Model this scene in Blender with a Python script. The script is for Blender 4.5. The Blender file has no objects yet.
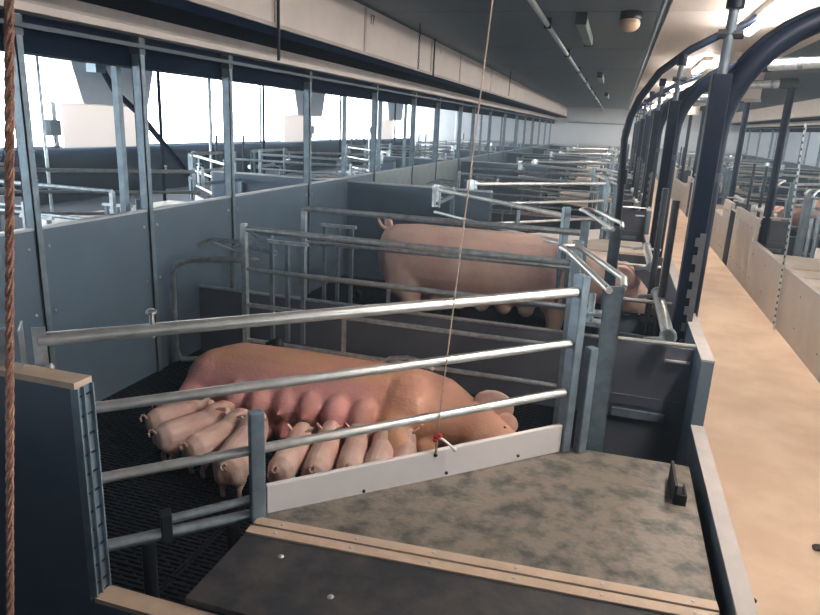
import bpy, bmesh, math, random
from mathutils import Vector, Matrix
random.seed(7)
S = bpy.context.scene
COL = S.collection

# ------------------------------------------------------------------ camera
R = ((0.95547891, -0.12016654, -0.26948107),
     (0.29155302, 0.24412334, 0.92487871),
     (0.04535285, 0.96227013, -0.26828962))
cam_d = bpy.data.cameras.new('camera')
cam_d.sensor_width = 36; cam_d.lens = 663 / 820 * 36; cam_d.clip_start = 0.02; cam_d.clip_end = 200
cam = bpy.data.objects.new('camera', cam_d); COL.objects.link(cam)
cam.matrix_world = Matrix([[R[i][0], R[i][1], -R[i][2], (0, 0, 1.6)[i]] for i in range(3)] + [[0, 0, 0, 1]])
S.camera = cam
# ------------------------------------------------------------------ light and exposure
W = bpy.data.worlds.new('world'); S.world = W; W.use_nodes = True
W.node_tree.nodes['Background'].inputs[0].default_value = (.55, .7, .9, 1)
W.node_tree.nodes['Background'].inputs[1].default_value = .6
_v = W.node_tree.nodes.new('ShaderNodeVolumeScatter')          # the barn's dusty air
_v.inputs['Density'].default_value = .0065; _v.inputs['Color'].default_value = (.70, .88, 1, 1); _v.inputs['Anisotropy'].default_value = .2
W.node_tree.links.new(_v.outputs[0], W.node_tree.nodes['World Output'].inputs['Volume'])
S.view_settings.view_transform = 'Standard'; S.view_settings.look = 'None'
S.view_settings.gamma = 1; S.view_settings.use_curve_mapping = False
S.view_settings.exposure = 1.62
WINDOW_LIGHT = 4.0
TUBE_LIGHT = 42.0
Y0, Y1 = -4.5, 30.0
XM = 1.99                      # mirror sum of the two halves of the hall
TUBE_Y = [1.5, 5.3, 9.4, 13.8, 18.2, 22.6, 27.0]

# ------------------------------------------------------------------ materials
def mat(name, c, rough=.5, metal=0., var=.12, scale=6., bump=0., c2=None, spec=.5, contrast=None, sss=0., bscale=None, stretch=None):
    m = bpy.data.materials.new(name); m.use_nodes = True
    nt = m.node_tree; b = nt.nodes['Principled BSDF']
    b.inputs['Roughness'].default_value = rough; b.inputs['Metallic'].default_value = metal
    b.inputs['Specular IOR Level'].default_value = spec
    tc = nt.nodes.new('ShaderNodeTexCoord'); src = tc.outputs['Object']
    if stretch:
        mp = nt.nodes.new('ShaderNodeMapping'); mp.inputs['Scale'].default_value = stretch
        nt.links.new(src, mp.inputs[0]); src = mp.outputs[0]
    n = nt.nodes.new('ShaderNodeTexNoise'); n.inputs['Scale'].default_value = scale
    n.inputs['Detail'].default_value = 6; n.inputs['Roughness'].default_value = .62
    nt.links.new(src, n.inputs['Vector'])
    r = nt.nodes.new('ShaderNodeValToRGB')
    a = tuple(max(0, v * (1 - var)) for v in c); d = tuple(min(1, v * (1 + var)) for v in c)
    if c2: a, d = c2, c
    lo, hi = contrast or (.3, .7)
    r.color_ramp.elements[0].position = lo; r.color_ramp.elements[1].position = hi
    r.color_ramp.elements[0].color = (*a, 1); r.color_ramp.elements[1].color = (*d, 1)
    nt.links.new(n.outputs[0], r.inputs[0]); nt.links.new(r.outputs[0], b.inputs['Base Color'])
    if sss:
        b.inputs['Subsurface Weight'].default_value = sss
        b.inputs['Subsurface Radius'].default_value = (.03, .012, .006); b.inputs['Subsurface Scale'].default_value = .5
    if bump:
        n2 = nt.nodes.new('ShaderNodeTexNoise'); n2.inputs['Scale'].default_value = bscale or scale * 4; n2.inputs['Detail'].default_value = 5
        nt.links.new(src, n2.inputs['Vector'])
        bp = nt.nodes.new('ShaderNodeBump'); bp.inputs['Strength'].default_value = bump; bp.inputs['Distance'].default_value = .01
        nt.links.new(n2.outputs[0], bp.inputs['Height']); nt.links.new(bp.outputs[0], b.inputs['Normal'])
    return m
def emit(name, c, s):
    m = bpy.data.materials.new(name); m.use_nodes = True; nt = m.node_tree
    b = nt.nodes['Principled BSDF']; b.inputs['Base Color'].default_value = (.8, .8, .8, 1)
    b.inputs['Emission Color'].default_value = (*c, 1); b.inputs['Emission Strength'].default_value = s
    return m
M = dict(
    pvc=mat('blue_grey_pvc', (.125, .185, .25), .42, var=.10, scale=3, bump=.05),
    pvc_shaded=mat('shaded_pvc', (.085, .115, .16), .5, var=.15, scale=4, bump=.05),  # same panel plastic as pvc, with shade put into the colour
    pvc_low=mat('dim_pvc', (.12, .13, .165), .5, var=.12, scale=4),
    cap=mat('tan_dusty_cap', (.50, .38, .29), .6, var=.15, scale=12),
    edge=mat('pale_panel_edge', (.55, .60, .64), .4, var=.1, scale=10),
    galv=mat('galvanised_steel', (.60, .67, .71), .38, metal=.85, var=.28, scale=22, bump=.04),
    galv_dull=mat('dull_galvanised_steel', (.24, .315, .37), .5, metal=.5, var=.25, scale=14, bump=.04),
    galv_bright=mat('bright_galvanised_tube', (.78, .78, .76), .33, metal=.8, var=.15, scale=18),
    black=mat('black_plastic', (.004, .009, .022), .45, var=.3, scale=8, spec=.18),
    rod=mat('dark_rod', (.10, .13, .16), .5, metal=.4),
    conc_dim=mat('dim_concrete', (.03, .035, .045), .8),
    notch=mat('grey_notched_plastic', (.085, .09, .105), .5, var=.15, scale=10),
    conc=mat('tan_concrete', (.78, .60, .45), .8, c2=(.66, .48, .35), scale=2.2, bump=.25, contrast=(.38, .62)),
    kerb=mat('pale_kerb_edge', (.50, .47, .46), .6, var=.1, scale=9),
    pvc_tan=mat('pale_tan_panel', (.52, .48, .45), .5, var=.08, scale=5, bump=.06),
    plate=mat('stained_cover_plate', (.215, .190, .160), .45, c2=(.062, .060, .060), scale=13, bump=.25, contrast=(.36, .56)),
    plate2=mat('dark_stained_cover_plate', (.075, .068, .066), .55, c2=(.024, .027, .036), scale=10, bump=.15, contrast=(.4, .68)),
    plate_far=mat('cream_cover_plate', (.62, .55, .48), .5, var=.14, scale=3),
    strip=mat('tan_edge_strip', (.56, .43, .33), .5, var=.1, scale=15),
    white=mat('white_plastic_board', (.92, .88, .87), .4, var=.04, scale=6),
    slat=mat('dark_slat_plastic', (.011, .014, .024), .5, var=.3, scale=9, spec=.3),
    pit=mat('dark_pit', (.006, .007, .010), .9),
    skin=mat('sow_skin', (.76, .43, .27), .5, c2=(.68, .33, .25), scale=3.2, bump=.35, sss=.12, contrast=(.36, .66), bscale=60),
    skin2=mat('pale_sow_skin', (.88, .64, .56), .55, c2=(.72, .46, .40), scale=3, bump=.3, sss=.12, contrast=(.35, .65), bscale=60),
    udder=mat('pink_udder_skin', (.62, .30, .27), .5, c2=(.50, .20, .20), scale=6, bump=.3, sss=.15, bscale=50),
    piglet=mat('piglet_skin', (.92, .70, .62), .55, c2=(.76, .49, .42), scale=7, bump=.15, sss=.15, contrast=(.35, .7), bscale=90),
    spot=mat('dark_skin_patch', (.05, .035, .035), .6),
    eye=mat('eye', (.01, .008, .008), .15),
    cream=mat('cream_painted_board', (.86, .77, .71), .5, var=.06, scale=3, bump=.04),
    cream2=mat('cream_beam', (.60, .53, .48), .5, var=.12, scale=5),
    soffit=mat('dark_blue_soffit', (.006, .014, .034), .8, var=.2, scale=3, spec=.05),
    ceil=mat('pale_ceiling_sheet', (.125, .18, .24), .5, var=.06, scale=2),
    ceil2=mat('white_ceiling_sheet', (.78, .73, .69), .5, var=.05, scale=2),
    wall=mat('white_end_wall', (.62, .66, .70), .6, var=.05, scale=2),
    wall_dark=mat('dark_lower_wall', (.008, .018, .038), .7, var=.25, scale=3, spec=.15),
    pvc_pale=mat('pale_grey_pvc', (.30, .38, .40), .45),
    hood=mat('cream_hood', (.85, .81, .80), .6, var=.06, scale=3),
    beige_wall=mat('beige_wall_sheet', (.92, .82, .75), .6, var=.1, scale=3),
    rope=mat('rust_brown_rope', (.50, .27, .19), .9, c2=(.24, .11, .08), scale=60, bump=.5),
    twine=mat('pale_twine', (.62, .47, .36), .8, var=.2, scale=60),
    red=mat('red_cord', (.55, .02, .04), .6), rust=mat('rusty_brown', (.22, .06, .04), .8, var=.3, scale=30),
    bolt=mat('bolt_steel', (.55, .56, .58), .35, metal=.8), dark=mat('dark_metal', (.03, .035, .045), .5, metal=.3),
    green=mat('dull_green_housing', (.25, .33, .30), .5), globe=mat('frosted_globe', (.62, .46, .32), .3),
    ink=mat('black_ink', (.02, .02, .025), .6), tag=mat('dark_red_tag', (.16, .03, .035), .5),
    box=mat('grey_control_box', (.34, .40, .44), .5),
    sheet_glow=emit('glowing_beige_sheet', (.92, .80, .72), .24), window=emit('daylit_pane', (.90, .96, 1), WINDOW_LIGHT), tube=emit('lit_tube', (1, .91, .82), TUBE_LIGHT),  # beige wall sheet under the hoods: daylight on it put in as glow
)

def pinken(m, c, lo, hi):      # pinker skin towards the udder side of the body
    nt = m.node_tree; b = nt.nodes['Principled BSDF']; src = b.inputs['Base Color'].links[0].from_socket
    tc = nt.nodes.new('ShaderNodeTexCoord'); sp = nt.nodes.new('ShaderNodeSeparateXYZ'); nt.links.new(tc.outputs['Object'], sp.inputs[0])
    mr = nt.nodes.new('ShaderNodeMapRange'); mr.interpolation_type = 'SMOOTHSTEP'; mr.inputs[1].default_value = lo; mr.inputs[2].default_value = hi; nt.links.new(sp.outputs['Y'], mr.inputs[0])
    mx_ = nt.nodes.new('ShaderNodeMapRange'); mx_.interpolation_type = 'SMOOTHSTEP'; mx_.inputs[1].default_value = .30; mx_.inputs[2].default_value = .10; nt.links.new(sp.outputs['X'], mx_.inputs[0])
    mu = nt.nodes.new('ShaderNodeMath'); mu.operation = 'MULTIPLY'; nt.links.new(mr.outputs[0], mu.inputs[0]); nt.links.new(mx_.outputs[0], mu.inputs[1])
    mix = nt.nodes.new('ShaderNodeMix'); mix.data_type = 'RGBA'; nt.links.new(mu.outputs[0], mix.inputs['Factor'])
    nt.links.new(src, mix.inputs[6]); mix.inputs[7].default_value = (*c, 1); nt.links.new(mix.outputs[2], b.inputs['Base Color'])
pinken(M['skin'], (.80, .40, .38), -.10, -.24)

# ------------------------------------------------------------------ mesh helpers
IDENT = lambda p: p
XF = [IDENT]
class MB:
    def __init__(s): s.v = []; s.f = []
    def add(s, v, f):
        o = len(s.v); s.v += [tuple(p) for p in v]; s.f += [tuple(i + o for i in q) for q in f]; return s
    def box(s, a, b):
        (x0, y0, z0), (x1, y1, z1) = a, b
        return s.add([(x0, y0, z0), (x1, y0, z0), (x1, y1, z0), (x0, y1, z0), (x0, y0, z1), (x1, y0, z1), (x1, y1, z1), (x0, y1, z1)],
                     [(0, 3, 2, 1), (4, 5, 6, 7), (0, 1, 5, 4), (1, 2, 6, 5), (2, 3, 7, 6), (3, 0, 4, 7)])
    def bar(s, p0, p1, w, h, up=(0, 0, 1)):        # w sideways, h along 'up'
        p0, p1, up = Vector(p0), Vector(p1), Vector(up); d = (p1 - p0).normalized()
        sd = d.cross(up).normalized(); u = sd.cross(d)
        v = [p + sd * (i * w / 2) + u * (j * h / 2) for p in (p0, p1) for (i, j) in ((-1, -1), (1, -1), (1, 1), (-1, 1))]
        return s.add(v, [(3, 2, 1, 0), (4, 5, 6, 7), (0, 1, 5, 4), (1, 2, 6, 5), (2, 3, 7, 6), (3, 0, 4, 7)])
    def prism(s, poly, z0, z1):
        n = len(poly)
        return s.add([(x, y, z0) for x, y in poly] + [(x, y, z1) for x, y in poly],
                     [tuple(range(n))[::-1], tuple(range(n, 2 * n))] + [(i, (i + 1) % n, n + (i + 1) % n, n + i) for i in range(n)])
    def tube(s, pts, r, n=10, caps=True):
        pts = [Vector(p) for p in pts]; rr = r if isinstance(r, (list, tuple)) else [r] * len(pts)
        t0 = (pts[1] - pts[0]).normalized(); ref = Vector((0, 0, 1)) if abs(t0.z) < .9 else Vector((1, 0, 0))
        u = t0.cross(ref).normalized(); V = []; F = []
        for i, p in enumerate(pts):
            a = pts[max(i - 1, 0)]; b = pts[min(i + 1, len(pts) - 1)]; t = (b - a).normalized()
            u = (u - t * u.dot(t)).normalized(); w = t.cross(u)
            for k in range(n):
                q = 2 * math.pi * k / n; V.append(p + (u * math.cos(q) + w * math.sin(q)) * rr[i])
        for i in range(len(pts) - 1):
            for k in range(n):
                F.append((i * n + k, i * n + (k + 1) % n, (i + 1) * n + (k + 1) % n, (i + 1) * n + k))
        if caps: F += [tuple(range(n))[::-1], tuple(range((len(pts) - 1) * n, len(pts) * n))]
        return s.add(V, F)
    def ell(s, c, r, rot=None, nu=14, nv=8):
        V = [(0, 0, 1)]; F = []
        for j in range(1, nv):
            a = math.pi * j / nv
            V += [(math.sin(a) * math.cos(2 * math.pi * k / nu), math.sin(a) * math.sin(2 * math.pi * k / nu), math.cos(a)) for k in range(nu)]
        V.append((0, 0, -1)); L = len(V) - 1
        for k in range(nu):
            F.append((0, 1 + k, 1 + (k + 1) % nu)); F.append((L, L - nu + (k + 1) % nu, L - nu + k))
            for j in range(nv - 2):
                a = 1 + j * nu; F.append((a + k, a + nu + k, a + nu + (k + 1) % nu, a + (k + 1) % nu))
        m = Matrix(rot) if rot is not None else Matrix.Identity(3); c = Vector(c)
        return s.add([c + m @ Vector((x * r[0], y * r[1], z * r[2])) for x, y, z in V], F)
    def build(s, name, m, parent=None, smooth=False, bevel=0, base=None):
        me = bpy.data.meshes.new(name); f = XF[0]
        vs = [Vector(f(p)) for p in s.v]
        if parent is not None:
            off = world_loc(parent)
        else:
            off = Vector(base) if base is not None else Vector((0, 0, 0))
        me.from_pydata([v - off for v in vs], [], s.f); me.materials.append(M[m] if isinstance(m, str) else m)
        b = bmesh.new(); b.from_mesh(me); bmesh.ops.recalc_face_normals(b, faces=b.faces); b.to_mesh(me); b.free()
        if smooth:
            me.shade_smooth() if hasattr(me, 'shade_smooth') else None
            me.set_sharp_from_angle(angle=math.radians(40))
        o = bpy.data.objects.new(name, me); COL.objects.link(o)
        if parent is not None: o.parent = parent
        else: o.location = off
        if bevel:
            q = o.modifiers.new('bevel', 'BEVEL'); q.width = bevel; q.segments = 2; q.limit_method = 'ANGLE'
        return o
def world_loc(o):
    v = Vector((0, 0, 0))
    while o is not None: v += o.location; o = o.parent
    return v
def tag(o, label, cat, group=None, kind=None):
    if label: o['label'] = label
    if cat: o['category'] = cat
    if group: o['group'] = group
    if kind: o['kind'] = kind
    return o
def thing(name, loc, label, cat, group=None):
    o = bpy.data.objects.new(name, None); COL.objects.link(o); o.location = XF[0](loc); o.empty_display_size = .05
    return tag(o, label, cat, group)
def kids(o): return [c for c in KIDS if c.parent == o]
def copy_tree(o, off=(0, 0, 0), parent=None):
    c = o.copy(); COL.objects.link(c)
    if parent is not None: c.parent = parent
    else: c.location = o.location + Vector(off)
    for ch in list(o.children): copy_tree(ch, parent=c)
    return c
def struct(o): o['kind'] = 'structure'; return o
def arc(c, r, a0, a1, n, u, v):
    c, u, v = Vector(c), Vector(u), Vector(v)
    return [c + u * (r * math.cos(math.radians(a0 + (a1 - a0) * i / n))) + v * (r * math.sin(math.radians(a0 + (a1 - a0) * i / n))) for i in range(n + 1)]
ORD = ['nearest', 'second', 'third', 'fourth', 'fifth', 'sixth', 'seventh', 'eighth', 'ninth', 'tenth', 'eleventh', 'twelfth', 'thirteenth', 'fourteenth', 'fifteenth', 'sixteenth', 'seventeenth', 'eighteenth']
def mx(x): return XM - x

# ------------------------------------------------------------------ room shell
XL, XR, ZC = -9.1, XM + 9.1, 2.55
struct(MB().box((XL, Y0, -.45), (XR, Y1, -.3)).build('floor', 'pit'))
struct(MB().box((.46, Y0, -.3), (1.53, Y1, 0)).build('floor', 'conc'))
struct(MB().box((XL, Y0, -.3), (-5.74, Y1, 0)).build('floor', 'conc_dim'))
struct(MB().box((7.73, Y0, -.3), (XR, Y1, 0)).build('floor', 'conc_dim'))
c0 = struct(MB().box((XL, Y0, ZC + .02), (XR, Y1, ZC + .12)).build('ceiling', 'ceil'))
y = Y0
while y < Y1 - .1:
    y2 = min(y + 2.65, Y1)
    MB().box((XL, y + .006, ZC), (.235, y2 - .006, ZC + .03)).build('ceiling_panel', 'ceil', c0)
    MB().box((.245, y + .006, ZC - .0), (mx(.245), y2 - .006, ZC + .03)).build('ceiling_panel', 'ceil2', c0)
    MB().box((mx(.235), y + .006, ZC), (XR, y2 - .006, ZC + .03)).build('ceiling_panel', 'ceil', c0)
    y = y2
struct(MB().box((XL, Y1, -.3), (XR, Y1 + .15, ZC + .1)).build('wall_far', 'wall'))
struct(MB().box((XL, Y0 - .15, -.3), (XR, Y0, ZC + .1)).build('wall_near', 'wall'))
struct(MB().box((-2.1, Y1 - .05, 1.9), (.2, Y1, 1.96)).build('trim_1', 'galv_dull'))
for side, sg, xw in (('left', 1, XL), ('right', -1, XR)):
    w = struct(MB().box((min(xw, xw - sg * .15), Y0, -.3), (max(xw, xw - sg * .15), Y1, .9)).build('wall_' + side, 'wall_dark'))
    struct(MB().box((min(xw, xw - sg * .15), Y0, 2.42), (max(xw, xw - sg * .15), Y1, ZC + .1)).build('wall_' + side + '_top', 'wall'))
n = 1; y = Y0
HOODS = [10.3, 18.3, 26.2]
for xw, sg in ((XL, 1), (XR, -1)):
    y = Y0
    while y < Y1 - .1:
        y2 = min(y + 2.3, Y1)
        fr = MB(); t = .05
        for a, b in (((0, y, .9), (.05, y + t, 2.42)), ((0, y2 - t, .9), (.05, y2, 2.42)), ((0, y, .9), (.05, y2, .95)), ((0, y, 2.36), (.05, y2, 2.42))):
            fr.box((xw + min(sg * a[0], sg * b[0]), a[1], a[2]), (xw + max(sg * a[0], sg * b[0]), b[1], b[2]))
        o = struct(fr.build('window_%d' % n, 'wall')); n += 1
        MB().box((xw - .03, y, .9), (xw + .03, y2, 2.42)).build('pane', 'window', o)
        y = y2

# ------------------------------------------------------------------ pigs
def remesh(mb, name, m, parent, vox, smooth, base):
    me = bpy.data.meshes.new(name); me.from_pydata([Vector(p) - Vector(base) for p in mb.v], [], mb.f)
    b = bmesh.new(); b.from_mesh(me); bmesh.ops.recalc_face_normals(b, faces=b.faces); b.to_mesh(me); b.free()
    t = bpy.data.objects.new('tmp', me); COL.objects.link(t)
    q = t.modifiers.new('r', 'REMESH'); q.mode = 'VOXEL'; q.voxel_size = vox; q.use_smooth_shade = True
    q = t.modifiers.new('s', 'SMOOTH'); q.factor = .6; q.iterations = smooth
    dg = bpy.context.evaluated_depsgraph_get(); out = bpy.data.meshes.new_from_object(t.evaluated_get(dg))
    bpy.data.objects.remove(t); out.name = name; out.materials.clear(); out.materials.append(M[m])
    out.polygons.foreach_set('use_smooth', [True] * len(out.polygons))
    o = bpy.data.objects.new(name, out); COL.objects.link(o); o.parent = parent
    return o
def loft(mb, rings, n=20):     # rings of (centre, ry, rz): a trunk running along x, superellipse sections
    V = []; F = []
    rings = [Vector((*c, ry, rz)) for c, ry, rz in rings] if False else rings
    for c, ry, rz in rings:
        for k in range(n):
            a = 2 * math.pi * k / n; V.append((c[0], c[1] + ry * math.cos(a), c[2] + rz * math.sin(a)))
    for i in range(len(rings) - 1):
        for k in range(n): F.append((i * n + k, i * n + (k + 1) % n, (i + 1) * n + (k + 1) % n, (i + 1) * n + k))
    F += [tuple(range(n))[::-1], tuple(range((len(rings) - 1) * n, len(rings) * n))]
    mb.add(V, F)
def rotm(ax, deg): return Matrix.Rotation(math.radians(deg), 3, ax)

def lying_sow(loc, label, group='sows lying on their sides in the pens', m='skin'):
    # head towards +x, udder towards -y, lying on her side; loc is the floor point under the trunk's middle
    t = thing('sow', loc, label, 'pig', group)
    b = MB()
    loft(b, [((-.93, .02, .18), .05, .05), ((-.90, .02, .18), .14, .10), ((-.82, .02, .185), .22, .155), ((-.70, .0, .195), .265, .188), ((-.40, -.02, .198), .285, .197),
             ((-.10, -.02, .198), .275, .197), ((.18, .0, .195), .265, .194), ((.36, .01, .19), .245, .190), ((.50, .02, .18), .215, .172), ((.60, .0, .165), .16, .14), ((.66, -.02, .15), .11, .11)])
    # shoulder and ham
    b.ell((.33, -.07, .22), (.17, .22, .17), rotm('Z', 18)); b.ell((-.75, -.06, .21), (.17, .21, .16))
    # foreleg (upper) folded forwards, towards the board; lower one ahead of it
    b.tube([(.30, -.20, .2), (.36, -.36, .16), (.45, -.44, .11), (.53, -.54, .07), (.56, -.58, .05)], [.10, .068, .046, .036, .030], 12)
    b.tube([(.42, -.16, .08), (.54, -.30, .06), (.62, -.40, .05)], [.06, .045, .034], 10)
    # hind legs stretched towards the rear
    b.tube([(-.78, -.16, .18), (-.80, -.32, .13), (-.72, -.42, .08), (-.78, -.50, .05)], [.12, .075, .045, .035], 12)
    b.tube([(-.70, -.18, .08), (-.68, -.36, .06)], [.08, .05], 10)
    # head: skull, cheek, snout
    b.tube([(.56, -.0, .16), (.70, -.05, .145), (.80, -.09, .125), (.90, -.13, .10), (.965, -.155, .085)], [.15, .125, .098, .068, .058], 16)
    b.ell((.70, -.11, .13), (.11, .09, .10)); b.ell((.97, -.158, .085), (.022, .055, .05), rotm('Z', -22))
    # udder: two rows of swollen teats
    for i in range(6):
        x = -.52 + i * .135
        b.ell((x, -.25 - .012 * math.sin(i * 2), .21), (.070, .105, .098)); b.ell((x + .02, -.265, .085), (.07, .09, .075))
        b.ell((x, -.352, .205), (.013, .024, .013)); b.ell((x + .02, -.352, .085), (.013, .02, .013))
    body = remesh(b, 'body', m, t, .0125, 6, (0, 0, 0))
    def part(mb, nm, mm, vox=.006, sm=3): return remesh(mb, nm, mm, t, vox, sm, (0, 0, 0))
    e = MB(); e.ell((.74, .02, .265), (.11, .018, .085), rotm('Y', 25) @ rotm('Z', 15)); e.ell((.82, -.01, .20), (.06, .014, .05), rotm('Y', 55)); part(e, 'ear', 'skin2', .006, 2)
    e = MB(); e.tube([(-.90, .03, .24), (-.96, .05, .24), (-.99, .02, .2), (-.96, -.01, .17)], [.016, .012, .009, .006], 8); part(e, 'tail', m, .004, 1)
    e = MB(); e.ell((.815, -.10, .212), (.011, .011, .008)); o = e.build('eye', 'eye'); o.parent = t
    return t
def standing_sow(loc, label, group='sows standing in their crates', m='skin2'):
    t = thing('sow', loc, label, 'pig', group)
    b = MB()
    loft(b, [((-.90, 0, .60), .06, .08), ((-.88, 0, .60), .13, .15), ((-.80, 0, .585), .19, .21), ((-.62, 0, .575), .22, .235), ((-.35, 0, .565), .235, .245), ((-.05, 0, .565), .235, .245),
             ((.25, 0, .575), .225, .235), ((.45, 0, .575), .205, .215), ((.60, 0, .565), .17, .175), ((.70, 0, .55), .14, .14)])
    b.tube([(.60, 0, .58), (.78, .0, .55), (.90, 0, .49), (1.02, 0, .42), (1.12, 0, .365), (1.14, 0, .355)], [.16, .145, .118, .078, .058, .054], 16)
    b.ell((.88, 0, .44), (.11, .10, .085))
    for s in (-1, 1):
        b.ell((.42, s * .12, .50), (.14, .09, .2)); b.ell((-.66, s * .12, .52), (.18, .10, .22))
        b.tube([(.42, s * .14, .42), (.43, s * .145, .26), (.415, s * .145, .13), (.43, s * .145, .05), (.45, s * .145, .015)], [.085, .055, .036, .036, .042], 12)
        b.tube([(-.66, s * .14, .42), (-.60, s * .145, .30), (-.70, s * .15, .18), (-.69, s * .15, .06), (-.66, s * .15, .015)], [.11, .07, .040, .036, .042], 12)
        for i in range(5): b.ell((-.42 + i * .16, s * .08, .33), (.06, .055, .05))
    remesh(b, 'body', m, t, .0125, 6, (0, 0, 0))
    def part(mb, nm, mm, vox=.006, sm=3): return remesh(mb, nm, mm, t, vox, sm, (0, 0, 0))
    for s in (-1, 1):
        e = MB(); e.ell((.86, s * .11, .615), (.085, .014, .055), rotm('Z', s * 25) @ rotm('Y', 30)); part(e, 'ear', m, .006, 2)
        e = MB(); e.ell((.955, s * .088, .49), (.01, .008, .01)); o = e.build('eye', 'eye'); o.parent = t
    pts = [Vector((-.86, 0, .72))] + [Vector((-.87 + .045 * math.sin(i * .75), -.008 * i, .80 + .045 * math.cos(i * .75 + .6))) for i in range(9)]
    e = MB(); e.tube(pts, [.020 - .0013 * i for i in range(len(pts))], 8); part(e, 'tail', m, .0045, 1)
    return t
def piglet(x0, y0, x1, y1, label, sc=1.0, head_z=.0, group='piglets suckling at the nearest sow', spot=False, leg=True):
    # rump at (x0,y0), snout at (x1,y1)
    d = Vector((x1 - x0, y1 - y0, 0)); L = d.length; ang = math.atan2(d.y, d.x); k = sc
    XF[0] = IDENT
    t = thing('piglet', ((x0 + x1) / 2, (y0 + y1) / 2, 0), label, 'piglet', group); t.rotation_euler = (0, 0, ang)
    h = L / 2; b = MB(); zc = .125 + .02 * sc
    loft(b, [((-h, 0, zc), .012 * k, .015 * k), ((-h + .012, 0, zc), .036 * k, .042 * k), ((-h + .05, 0, zc), .056 * k, .060 * k), ((-.03, 0, zc - .004), .062 * k, .064 * k),
             ((h * .30, 0, zc), .056 * k, .058 * k), ((h * .46, 0, zc + .006 + head_z * .4), .050 * k, .052 * k)], 16)
    b.tube([(h * .3, 0, zc), (h * .56, 0, zc + .012 + head_z * .5), (h * .80, 0, zc + .005 + head_z), (h, 0, zc - .005 + head_z)], [.054 * k, .052 * k, .039 * k, .025 * k], 14)
    for s in (-1, 1):
        b.ell((-h + .055, s * .03, zc - .02), (.042 * k, .028 * k, .045 * k))
        b.tube([(-h + .06, s * .034, .10), (-h + .075, s * .036, .075), (-h + .05, s * .037, .045), (-h + .058, s * .037, .008)], [.027 * k, .018 * k, .012, .013], 8)
        b.tube([(h * .28, s * .034, .11), (h * .30, s * .036, .06), (h * .30, s * .036, .008)], [.024 * k, .013, .013], 8)
    remesh(b, 'body', 'piglet', t, .0055, 3, (0, 0, 0))
    for s in (-1, 1):
        e = MB(); e.ell((h * .56, s * .044, zc + .052 + head_z * .5), (.028, .006, .022), rotm('Z', s * 30) @ rotm('X', -s * 35)); o = e.build('ear', 'piglet', smooth=True); o.parent = t
    pts = [(-h + .004, 0, zc + .032)] + [(-h - .012 - .004 * q, .014 * math.sin(q * .9), zc + .040 + .014 * math.cos(q * .9)) for q in range(7)]
    e = MB(); e.tube(pts, [.0065 - .0005 * q for q in range(8)], 6); o = e.build('tail', 'piglet', smooth=True); o.parent = t
    if spot:
        e = MB(); e.ell((h * .62, 0, zc + .03 + head_z * .7), (.036, .038, .024)); o = e.build('dark_patch', 'spot', smooth=True); o.parent = t
    return t

sow1 = lying_sow((-1.17, 3.02, 0.005), 'large pink sow lying on her side nursing piglets in the nearest pen')
PG = [
    (-2.00, 2.44, -1.86, 2.74, 'leftmost piglet of the litter, standing behind the others with its tail curled', 1.10),
    (-1.86, 2.32, -1.68, 2.68, 'second piglet from the left, curly tail towards the camera', 1.18),
    (-1.66, 2.27, -1.57, 2.64, 'piglet between the curly-tailed one and the big pale one', 1.12),
    (-1.40, 2.17, -1.49, 2.62, 'big pale piglet just left of the short gate upright', 1.42),
    (-1.20, 2.24, -1.25, 2.62, 'piglet just right of the short gate upright, above the white board', 1.08),
    (-1.06, 2.30, -1.14, 2.69, 'piglet with a dark head, second right of the short gate upright', 1.05),
    (-.935, 2.37, -1.02, 2.74, 'slim piglet third right of the short gate upright', 1.0),
    (-.82, 2.38, -.885, 2.75, 'straight pale piglet pressed against the udder above the white board', 1.05),
    (-.71, 2.45, -.80, 2.79, 'rightmost piglet of the litter, mostly hidden by the white board', .95),
    (-2.06, 2.60, -1.94, 2.84, 'piglet at the far left back of the litter beside the ham of the sow', 1.0),
]
for i, (a, b_, c_, d_, lab, sc) in enumerate(PG):
    piglet(a, b_, c_, d_, lab, sc, head_z=.045, spot=(i == 5))
sow2 = standing_sow((-.70, 4.66, 0.0), 'pale sow standing in the second pen with her head in the trough')
sow2.scale = (1.0, 1.12, 1.10)

# ------------------------------------------------------------------ pens: one module holds two mirrored pens, 5.3 m long
# local frame is the near pen of the row left of the aisle; maps turn it into its mirror images
ROWS = {'c': ('left of the aisle', lambda x: x, 1), 'l': ('by the left windows', lambda x: -5.3 - x, -1), 'r': ('right of the aisle', lambda x: XM - x, -1)}
PITCH = 5.3
def fmap(row, side, k=0):
    fx = ROWS[row][1]
    return lambda p: (fx(p[0]), (p[1] if side == 0 else 7.59 - p[1]) + PITCH * k, p[2])
G0, G1 = Vector((-.889, 1.557, 0)), Vector((-.037, 2.33, 0))
GD = (G1 - G0).normalized()
GSEL = [0]
def gp(s, z, off=0.0):      # point on the open gate's plane, s metres from its left end
    o_, GD = GATE[GSEL[0]]
    p = Vector(o_) + GD * s + Vector((GD.y, -GD.x, 0)) * off; return (p.x, p.y, z)
GATE = (((-1.29, 1.21, 0), (G1 - G0).normalized()), ((-1.43, 1.96, 0), Vector((1.31, 1.33, 0)).normalized())); GSEL = [0]

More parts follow.
